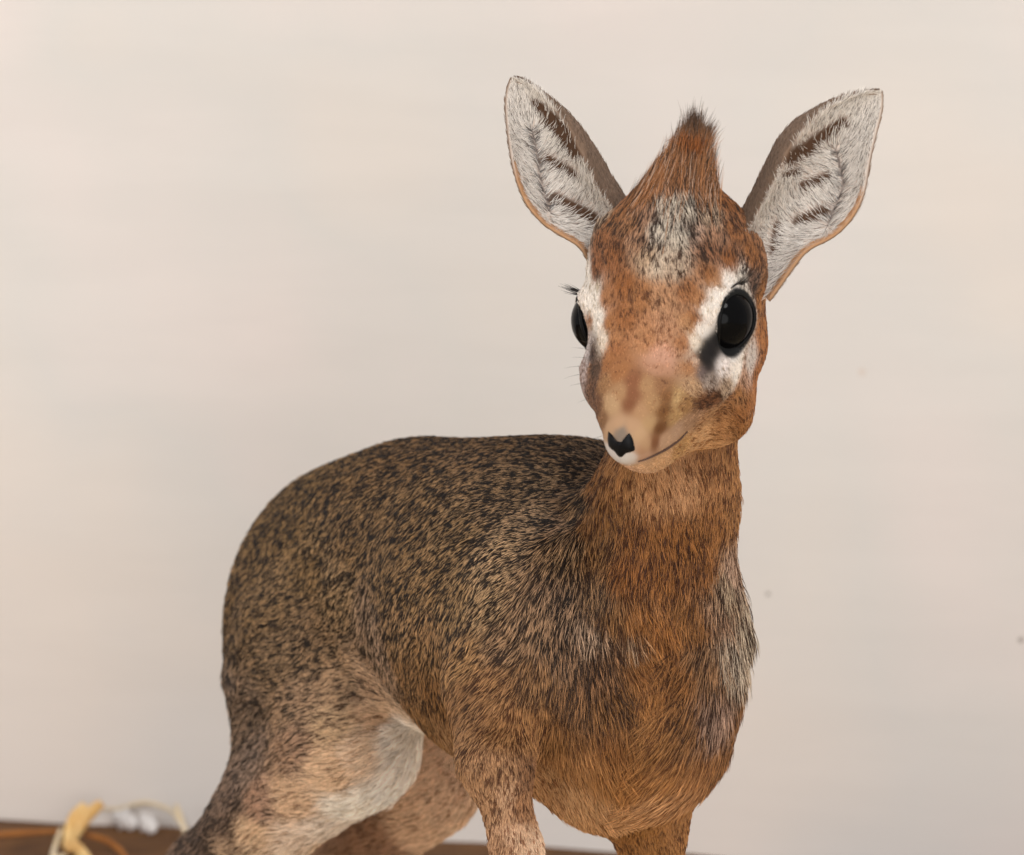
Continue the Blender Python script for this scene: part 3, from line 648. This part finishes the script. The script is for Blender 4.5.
K = 5; ts = np.linspace(0, 1, K)
pts = rt[:, None] + dr[:, None] * (L[:, None] * ts[None])[:, :, None]
bend = RNG.normal(0, 0.08, nc)
pts += lat[None, None] * (bend[:, None] * L[:, None] * (ts ** 2)[None])[:, :, None]
c0 = np.where((RNG.random(nc) < 0.3)[:, None], np.array(S((62, 42, 28)))[None], np.array(S((166, 112, 70)))[None]) * (0.6 + 0.75 * RNG.random(nc))[:, None]
pk = RNG.random(nc) < 0.10; c0[pk] = np.array(S((206, 170, 144)))
cols = np.repeat(c0[:, None], K, 1); tipd = np.array(S((40, 28, 20)))
z = ((pts @ UP) - (top @ UP)) / 0.02
f_ = np.clip((z - 0.72) * 2.5, 0, 0.8)[..., None]
cols = cols * (1 - f_) + tipd * f_
rad = np.array([1, 1, .85, .6, .12])[None] * 0.0001 * np.ones((nc, 1))
hair_obj('crest', pts, rad, cols, m_fur, body)

# ---- ears: skin sheet, fringe of white hair inside, short brown hair behind
def seg_d(q, a, b):
    a, b = np.array(a, float), np.array(b, float); ab = b - a
    t = np.clip(((q - a) @ ab) / (ab @ ab), 0, 1); return np.linalg.norm(q - (a + t[..., None] * ab), axis=-1)
EARS = {
 'L': dict(G=GL, fold=0.30, out=(-1, 0), stripes=[((536, 106), (552, 120), 5), ((550, 120), (574, 150), 7), ((546, 160), (572, 175), 4.5), ((555, 199), (592, 218), 5), ((566, 128), (580, 156), 5)],
           line=[(532, 130), (538, 158), (540, 178), (550, 212)]),
 'R': dict(G=GR, fold=0.26, out=(1, 0), stripes=[((790, 158), (812, 146), 6), ((812, 144), (842, 124), 5), ((804, 187), (828, 178), 4.5), ((799, 222), (824, 211), 4.5), ((775, 252), (779, 226), 4), ((786, 176), (798, 172), 3)],
           line=[(836, 150), (844, 184), (838, 200), (828, 224)]),
}
for key, E in EARS.items():
    G = E['G']; NU, NV = G.shape[:2]
    ear, NN = thick_sheet('ear', G, 0.0011, m_skin, body)
    x_, y_, _ = proj(G.reshape(-1, 3)); q = np.stack([x_, y_], 1)
    uu, vv = [a.ravel() for a in np.meshgrid(np.linspace(0, 1, NU), np.linspace(0, 1, NV), indexing='ij')]
    fo = 1 - E['fold'] * (1 - uu) ** 0.7
    def ear_color(q, uu, vv, fo):
        base = np.tile(np.array(S((206, 190, 178))), (len(q), 1))
        bare = np.zeros(len(q))
        for a, b_, r in E['stripes']:
            bare = np.maximum(bare, np.clip(1.85 - seg_d(q, a, b_) / r * 0.86, 0, 1))
        base = base * (1 - bare[:, None]) + np.array(S((78, 54, 38))) * bare[:, None]
        dl_ = np.min([seg_d(q, a, b_) for a, b_ in zip(E['line'][:-1], E['line'][1:])], axis=0); f_ = np.clip(1.3 - dl_ / 1.8, 0, 1)[:, None]
        base = base * (1 - f_) + np.array(S((84, 74, 70))) * f_
        rim = np.clip((0.035 - vv) / 0.02, 0, 1) * np.clip((0.62 - uu) / 0.1, 0, 1)        # tan lower rim
        base = base * (1 - rim[:, None]) + np.array(S((186, 140, 100))) * rim[:, None]
        bk = np.clip((vv - fo) / 0.03 + 0.5, 0, 1) * (1 - np.clip((uu - 0.93) / 0.05, 0, 1))
        base = base * (1 - bk[:, None]) + np.array(S((126, 102, 84))) * bk[:, None]
        return base, bare, bk
    base, bare, bk = ear_color(q, uu, vv, fo)
    backc = np.tile(np.array(S((128, 104, 86))), (len(q), 1)); tipw = np.clip((uu - 0.8) / 0.2, 0, 1)[:, None]
    backc = backc * (1 - 0.3 * tipw) + np.array(S((200, 180, 160))) * 0.3 * tipw
    color_attr(ear.data, 'coat', np.concatenate([base, backc]))
    # inner hair
    nhh = 15000
    a = RNG.random(nhh) ** 0.9 * (NU - 1.001); bq = RNG.random(nhh) * (NV - 1.001)
    ai, bi = a.astype(int), bq.astype(int); fa, fb = (a - ai)[:, None], (bq - bi)[:, None]
    def samp(X): return (X[ai, bi] * (1 - fa) * (1 - fb) + X[ai + 1, bi] * fa * (1 - fb) + X[ai, bi + 1] * (1 - fa) * fb + X[ai + 1, bi + 1] * fa * fb)
    rt = samp(G); nn = samp(NN); nn /= np.linalg.norm(nn, axis=1)[:, None]
    u_, v_ = a / (NU - 1), bq / (NV - 1); fo_ = 1 - E['fold'] * (1 - u_) ** 0.7
    px_, py_, _ = proj(rt); qq = np.stack([px_, py_], 1)
    col, bare, bk = ear_color(qq, u_, v_, fo_)
    # flow: away from the dark rib line, towards the tip on the rims
    ln_ = np.array(E['line'], float); dmin = np.full(nhh, 1e9); near = np.zeros((nhh, 2))
    for p0, p1 in zip(ln_[:-1], ln_[1:]):
        ab = p1 - p0; t = np.clip(((qq - p0) @ ab) / (ab @ ab), 0, 1); c_ = p0 + t[:, None] * ab; d_ = np.linalg.norm(qq - c_, axis=1)
        m = d_ < dmin; dmin[m] = d_[m]; near[m] = c_[m]
    away = (qq - near) / (dmin[:, None] + 1e-6)
    flow2 = away * 0.9 + np.array([0, -0.55])
    flow2 = flow2 + RNG.normal(0, 0.22, flow2.shape)
    flow = flow2[:, :1] * RT - flow2[:, 1:] * UP
    isbk = bk > 0.5
    flow[isbk] = UP
    T = tangent(flow, nn)
    L = (0.0030 + 0.0022 * RNG.random(nhh)); L[isbk] *= 0.5
    L *= np.clip(1.15 - 0.5 * u_, 0.4, 1) * np.clip(0.35 + np.minimum(v_ * 8, (1 - u_) * 7), 0.3, 1)
    keep = (RNG.random(nhh) > bare * 0.94) & (RNG.random(nhh) > 0.15)
    wht = np.array(S((236, 228, 220))) * (0.8 + 0.35 * RNG.random(nhh))[:, None]
    gry = np.array(S((120, 106, 96)))
    dmk = np.clip(1 - dmin / 2.6, 0, 1) * (RNG.random(nhh) < 0.75)
    cl = np.where(isbk[:, None], col * (0.6 + 0.7 * RNG.random(nhh))[:, None], wht)
    cl = np.where(((RNG.random(nhh) < 0.14) & ~isbk)[:, None], gry, cl)
    cl = cl * (1 - dmk[:, None]) + np.array(S((60, 54, 54))) * dmk[:, None]
    rim = (v_ < 0.035) & (u_ < 0.6); cl[rim] = np.array(S((190, 144, 104)))
    rootc = np.where(isbk[:, None], cl * 0.7, cl * 0.75)
    K = 4; ts = np.linspace(0, 1, K)
    lift = 0.30 + RNG.normal(0, 0.08, nhh)
    pts = rt[:, None] + L[:, None, None] * (T[:, None] * ts[None, :, None] + nn[:, None] * (lift[:, None] * (1.4 * ts - 0.7 * ts ** 2)[None])[:, :, None])
    cols = np.stack([rootc, cl, cl, cl], 1)
    rad = np.array([1, .9, .7, .15])[None] * 0.00009 * np.ones((nhh, 1))
    hair_obj('ear_fur', pts[keep], rad[keep], cols[keep], m_fur, ear)
    # hair on the back of the ear
    nb = 7000
    a = RNG.random(nb) * (NU - 1.001); bq = RNG.random(nb) * (NV - 1.001)
    ai, bi = a.astype(int), bq.astype(int); fa, fb = (a - ai)[:, None], (bq - bi)[:, None]
    rt = samp(G); nn = samp(NN); nn /= np.linalg.norm(nn, axis=1)[:, None]
    rt = rt - nn * 0.0011; T = tangent(np.tile(UP, (nb, 1)), -nn); L = (0.0022 + 0.001 * RNG.random(nb)) * np.clip((1 - a / (NU - 1)) * 4 + 0.3, 0, 1)
    pts = rt[:, None] + L[:, None, None] * (T[:, None] * ts[None, :, None] - nn[:, None] * (0.25 * (1.4 * ts - 0.7 * ts ** 2))[None, :, None])
    cl = np.array(S((132, 106, 86))) * (0.6 + 0.7 * RNG.random(nb))[:, None]
    hair_obj('ear_back_fur', pts, np.array([1, .9, .7, .15])[None] * 0.00009 * np.ones((nb, 1)), np.repeat(cl[:, None], 4, 1), m_fur, ear)

# ---- eyes, lids, lashes
def tube(name, pts, rad, mat, parent, seg=8):
    pts = np.array(pts); n_ = len(pts); V = []; Fc = []
    tg = np.gradient(pts, axis=0); tg /= np.linalg.norm(tg, axis=1)[:, None]
    up = np.array([0.3, 0.2, 0.9])
    for i in range(n_):
        a = nrm(np.cross(tg[i], up)); b_ = np.cross(tg[i], a)
        for k in range(seg):
            t = 2 * math.pi * k / seg; V.append(pts[i] + rad[i] * (a * math.cos(t) + b_ * math.sin(t)))
    for i in range(n_ - 1):
        for k in range(seg):
            Fc.append((i * seg + k, i * seg + (k + 1) % seg, (i + 1) * seg + (k + 1) % seg, (i + 1) * seg + k))
    Fc.append(tuple(range(seg))[::-1]); Fc.append(tuple((n_ - 1) * seg + k for k in range(seg)))
    return mesh_obj(name, V, Fc, mat, parent)
def ellipsoid(name, c, R, rad, mat, parent, nu=40, nv=24, bulge=None):
    V = []; Fc = []
    for j in range(nv + 1):
        th_ = math.pi * j / nv
        for i in range(nu):
            ph = 2 * math.pi * i / nu
            v = np.array([math.cos(th_), math.sin(th_) * math.cos(ph), math.sin(th_) * math.sin(ph)])
            r_ = np.array(rad)
            q = v * r_
            V.append(c + q @ np.array(R))
    for j in range(nv):
        for i in range(nu):
            a_, b_ = j * nu + i, j * nu + (i + 1) % nu
            Fc.append((a_, b_, b_ + nu, a_ + nu))
    return mesh_obj(name, V, Fc, mat, parent)
m_lid, n, l, b = new_mat('dark_eyelid'); b.inputs['Base Color'].default_value = (0.003, 0.0025, 0.0025, 1); b.inputs['Roughness'].default_value = 0.4; b.inputs['Specular IOR Level'].default_value = 0.12
for s, c, e, t, w in EYES:
    ellipsoid('eye', c, (e, t, w), np.array([EYE_R, EYE_R, EYE_R]) * mm, m_eye, body)
    # dark lid: a rounded rim that follows the opening over the eyeball
    n_ = 64; ring = []
    for k in range(n_ + 1):
        a = 2 * math.pi * k / n_
        q = t * math.cos(a) * 0.0117 + w * math.sin(a) * 0.0088 * (1 - 0.12 * math.cos(a))
        dd = q + e * math.sqrt(max(0.0133 ** 2 - q @ q, 0.0)); ring.append(c + nrm(dd) * 0.0133)
    tube('eyelid', ring, [0.0008] * len(ring), m_lid, body)
    lw = w if w @ hu > 0 else -w
    P_, C_l, R_l = [], [], []
    for k in range(34):                                       # lashes on the upper back rim
        a = math.radians(RNG.uniform(150, 190))
        q = t * math.cos(a) * 0.0128 + lw * math.sin(a) * 0.0092
        p0 = c + nrm(q + e * math.sqrt(max(0.0135 ** 2 - q @ q, 0.00001))) * 0.0138
        dirn = nrm(e * 0.95 + t * math.cos(a) * 0.55 + RNG.normal(0, 0.09, 3))
        Ln = RNG.uniform(0.004, 0.0095); ts = np.linspace(0, 1, 5)
        P_.append([p0 + dirn * Ln * x + hu * Ln * 0.18 * x * x for x in ts]); R_l.append(np.array([1, .9, .7, .45, .1]) * 0.00010)
        C_l.append(np.tile(np.array(S((24, 18, 16))), (5, 1)))
    hair_obj('eyelashes', np.array(P_), np.array(R_l), np.array(C_l), m_fur, body)

W_p, W_r, W_c = [], [], []
for x_, y_, an, ln_ in [(581, 350, 195, 7), (579, 358, 188, 6), (580, 366, 180, 8), (582, 374, 172, 7), (585, 383, 176, 6), (578, 344, 200, 6), (590, 398, 165, 5), (668, 462, 60, 5), (655, 466, 75, 5), (700, 452, 50, 4), (603, 436, 170, 4)]:
    p0 = hit(x_, y_); a_ = math.radians(an); dd = nrm(RT * math.cos(a_) - UP * math.sin(a_) - FWD * 0.25); ts = np.linspace(0, 1, 5)
    W_p.append([p0 + dd * ln_ * mm * t_ - UP * ln_ * mm * 0.12 * t_ * t_ for t_ in ts]); W_r.append(np.array([1, .8, .6, .4, .1]) * 0.00007); W_c.append(np.tile(np.array(S((50, 40, 34))), (5, 1)))
hair_obj('whiskers', np.array(W_p), np.array(W_r), np.array(W_c), m_fur, body)
# ---- nose: black pad with two nostril lobes moulded on the muzzle tip, and the line of the mouth
def patch(name, outline, lift, mat, parent):
    cxy = np.mean(outline, axis=0); rings = 6; per = smooth_poly(resample(list(outline) + [outline[0]], 49), 1)[:-1]
    V = []; Fc = []
    n_ = len(per)
    for r in range(rings + 1):
        f = r / rings
        for k in range(n_):
            q = cxy + (per[k] - cxy) * f
            h = hit(q[0], q[1]); nn = grad(h[None])[0]
            V.append(h + nn * (lift * (1 - f ** 4) - 0.0003 * f))
    for r in range(rings):
        for k in range(n_):
            a_, b_ = r * n_ + k, r * n_ + (k + 1) % n_
            Fc.append((a_, a_ + n_, b_ + n_, b_))
    return mesh_obj(name, V, Fc, mat, parent)
nose_out = [(607, 430), (611, 433), (616, 441), (622, 442), (626, 436), (630, 431), (634, 438), (637, 451), (632, 453), (626, 454), (622, 459), (618, 458), (614, 452), (608, 448), (606, 440)]
patch('nose', np.array(nose_out, float), 0.0011, m_nose, body)
m_lip, n, l, b = new_mat('dark_lip'); b.inputs['Base Color'].default_value = (*S((70, 44, 32)), 1)
ml = smooth_poly(resample([(638, 461), (645, 459), (654, 455), (666, 449), (680, 439), (687, 431)], 24), 2)
tube('mouth', [hit(x, y) + grad(hit(x, y)[None])[0] * 0.0003 for x, y in ml], [0.0002 + 0.00028 * math.sin(math.pi * i / 23) for i in range(24)], m_lip, body)
# ---- cloven hooves
for f_ in FEET:
    for sx in (-1, 1):
        V = []; Fc = []; prof = [(0.0, 1.0), (0.006, 0.96), (0.012, 0.82), (0.018, 0.62), (0.021, 0.3)]
        for z_, sc_ in prof:
            for k in range(12):
                a = 2 * math.pi * k / 12; xx = math.cos(a) * 0.0048 * sc_; yy = math.sin(a) * 0.012 * sc_
                if yy < 0: yy *= 1.25; xx *= (1 - 0.35 * abs(math.sin(a)))
                V.append((f_[0] + 0.003 + sx * 0.0046 + xx, f_[1] - 0.010 + yy - 0.15 * z_, z_ + 0.0005))
        for r in range(len(prof) - 1):
            for k in range(12): Fc.append((r * 12 + k, r * 12 + (k + 1) % 12, (r + 1) * 12 + (k + 1) % 12, (r + 1) * 12 + k))
        Fc.append(tuple(range(12))[::-1]); Fc.append(tuple(48 + k for k in range(12)))
        mesh_obj('hoof', V, Fc, m_hoof, body)
# ------------------------------------------------------------------ straw and paper on the litter by the wall
wall_n = wn; wall_p = mid
def wall_D(px, py):
    d = FWD + (px - 512) / FPX * RT - (py - 427.5) / FPX * UP
    return ((wall_p - CAM) @ wall_n) / (d @ wall_n)
def blade(name, pts, width, thick, mat, label, cat, curl=0.25, gap=0.006):
    """pts: (px, py, lift off the floor or None for against the wall); a flat blade with real thickness and a crease"""
    C_ = []
    for x, y, z in pts:
        if z is None: D = wall_D(x, y) - gap
        else:
            d = FWD + (x - 512) / FPX * RT - (y - 427.5) / FPX * UP
            D = (CAM[2] - z) / -d[2]
        C_.append(P(x, y, min(D, wall_D(x, y) - gap)))
    C_ = np.array(C_); n_ = 26
    tt = np.linspace(0, len(C_) - 1, n_)
    C2 = smooth_poly(np.stack([np.interp(tt, range(len(C_)), C_[:, k]) for k in range(3)], 1), 3)
    T_ = np.gradient(C2, axis=0); T_ /= np.linalg.norm(T_, axis=1)[:, None]
    org = C2.mean(0); V = []; Fc = []; prof = [(-1, 0), (-0.5, 0.5), (0, 1), (0.5, 0.5), (1, 0)]; m_ = len(prof)
    for i in range(n_):
        sd = nrm(np.cross(T_[i], FWD)); up_ = nrm(np.cross(sd, T_[i]))
        if up_ @ FWD > 0: up_ = -up_
        s_ = i / (n_ - 1); wv = width * ((0.35 + 0.65 * math.sin(math.pi * min(max(s_ * 0.9 + 0.06, 0), 1)) ** 0.5) if name == 'straw' else (0.12 + 1.1 * math.sin(math.pi * s_) ** 0.8 * (1 + 0.25 * math.sin(s_ * 17)))) / 2
        for h_ in (0, -1):
            for a_, b_ in prof: V.append(C2[i] - org + sd * a_ * wv + up_ * (b_ * curl * wv + h_ * thick))
    for i in range(n_ - 1):
        k = i * 2 * m_; k2 = k + 2 * m_
        for j in range(m_ - 1):
            Fc.append((k + j, k + j + 1, k2 + j + 1, k2 + j)); Fc.append((k + m_ + j + 1, k + m_ + j, k2 + m_ + j, k2 + m_ + j + 1))
        Fc.append((k, k2, k2 + m_, k + m_)); Fc.append((k + m_ - 1, k + 2 * m_ - 1, k2 + 2 * m_ - 1, k2 + m_ - 1))
    for k in (0, (n_ - 1) * 2 * m_): Fc.append(tuple([k + j for j in range(m_)] + [k + m_ + j for j in reversed(range(m_))]))
    o = mesh_obj(name, V, Fc, mat); o.location = org
    o['label'] = label; o['category'] = cat
    return o
blade('straw', [(66, 848, .001), (74, 832, .006), (86, 816, .014), (102, 803, .022)], .0085, .0006, m_straw, 'broad golden straw blade leaning up to the right against the wall', 'straw')
blade('straw', [(69, 852, .001), (68, 834, .006), (74, 816, .014), (85, 804, .020)], .0065, .0006, m_straw, 'golden straw blade standing just left behind the broadest one', 'straw', gap=.011)
blade('straw', [(70, 842, .004), (80, 852, .003), (92, 866, .001)], .0080, .0006, m_straw, 'golden straw blade lying down to the lower right from the upright ones', 'straw')
blade('straw', [(50, 864, .001), (55, 846, .006), (61, 828, .012)], .0028, .0008, m_straw_pale, 'thin pale straw stalk left of the golden blades', 'straw')
blade('straw', [(66, 856, .003), (58, 857, .003), (48, 861, .001)], .003, .0006, m_straw_pale, 'short pale straw bit at the foot of the golden blades', 'straw')
blade('straw', [(103, 809, None), (120, 809, None), (134, 804, None), (148, 802, None), (160, 806, None), (172, 810, None), (180, 824, .004)], .0022, .0006, m_straw_pale, 'wavy pale straw strand bending along the foot of the wall', 'straw', gap=.004)
blade('straw', [(176, 804, .020), (181, 820, .012), (189, 842, .001)], .0032, .0008, m_straw_pale, 'short pale straw stalk leaning beside the hind leg of the antelope', 'straw')
blade('straw', [(-20, 836, .003), (20, 833, .003), (62, 831, .003)], .0036, .0008, m_straw_brown, 'long brown straw lying flat at the left edge', 'straw')
blade('straw', [(84, 834, .003), (106, 840, .003), (120, 850, .003), (130, 864, .003)], .0036, .0008, m_straw_brown, 'curved brown straw lying right of the golden blades', 'straw')
blade('paper_shred', [(112, 815, None), (124, 819, None), (138, 826, .003)], .010, .0004, m_paper, 'white paper shred under the wavy pale straw', 'paper', curl=.5, gap=.008)
blade('paper_shred', [(140, 815, None), (148, 823, .005), (156, 831, .002)], .009, .0004, m_paper, 'white paper shred right of the other, pointing down right', 'paper', curl=.5, gap=.008)
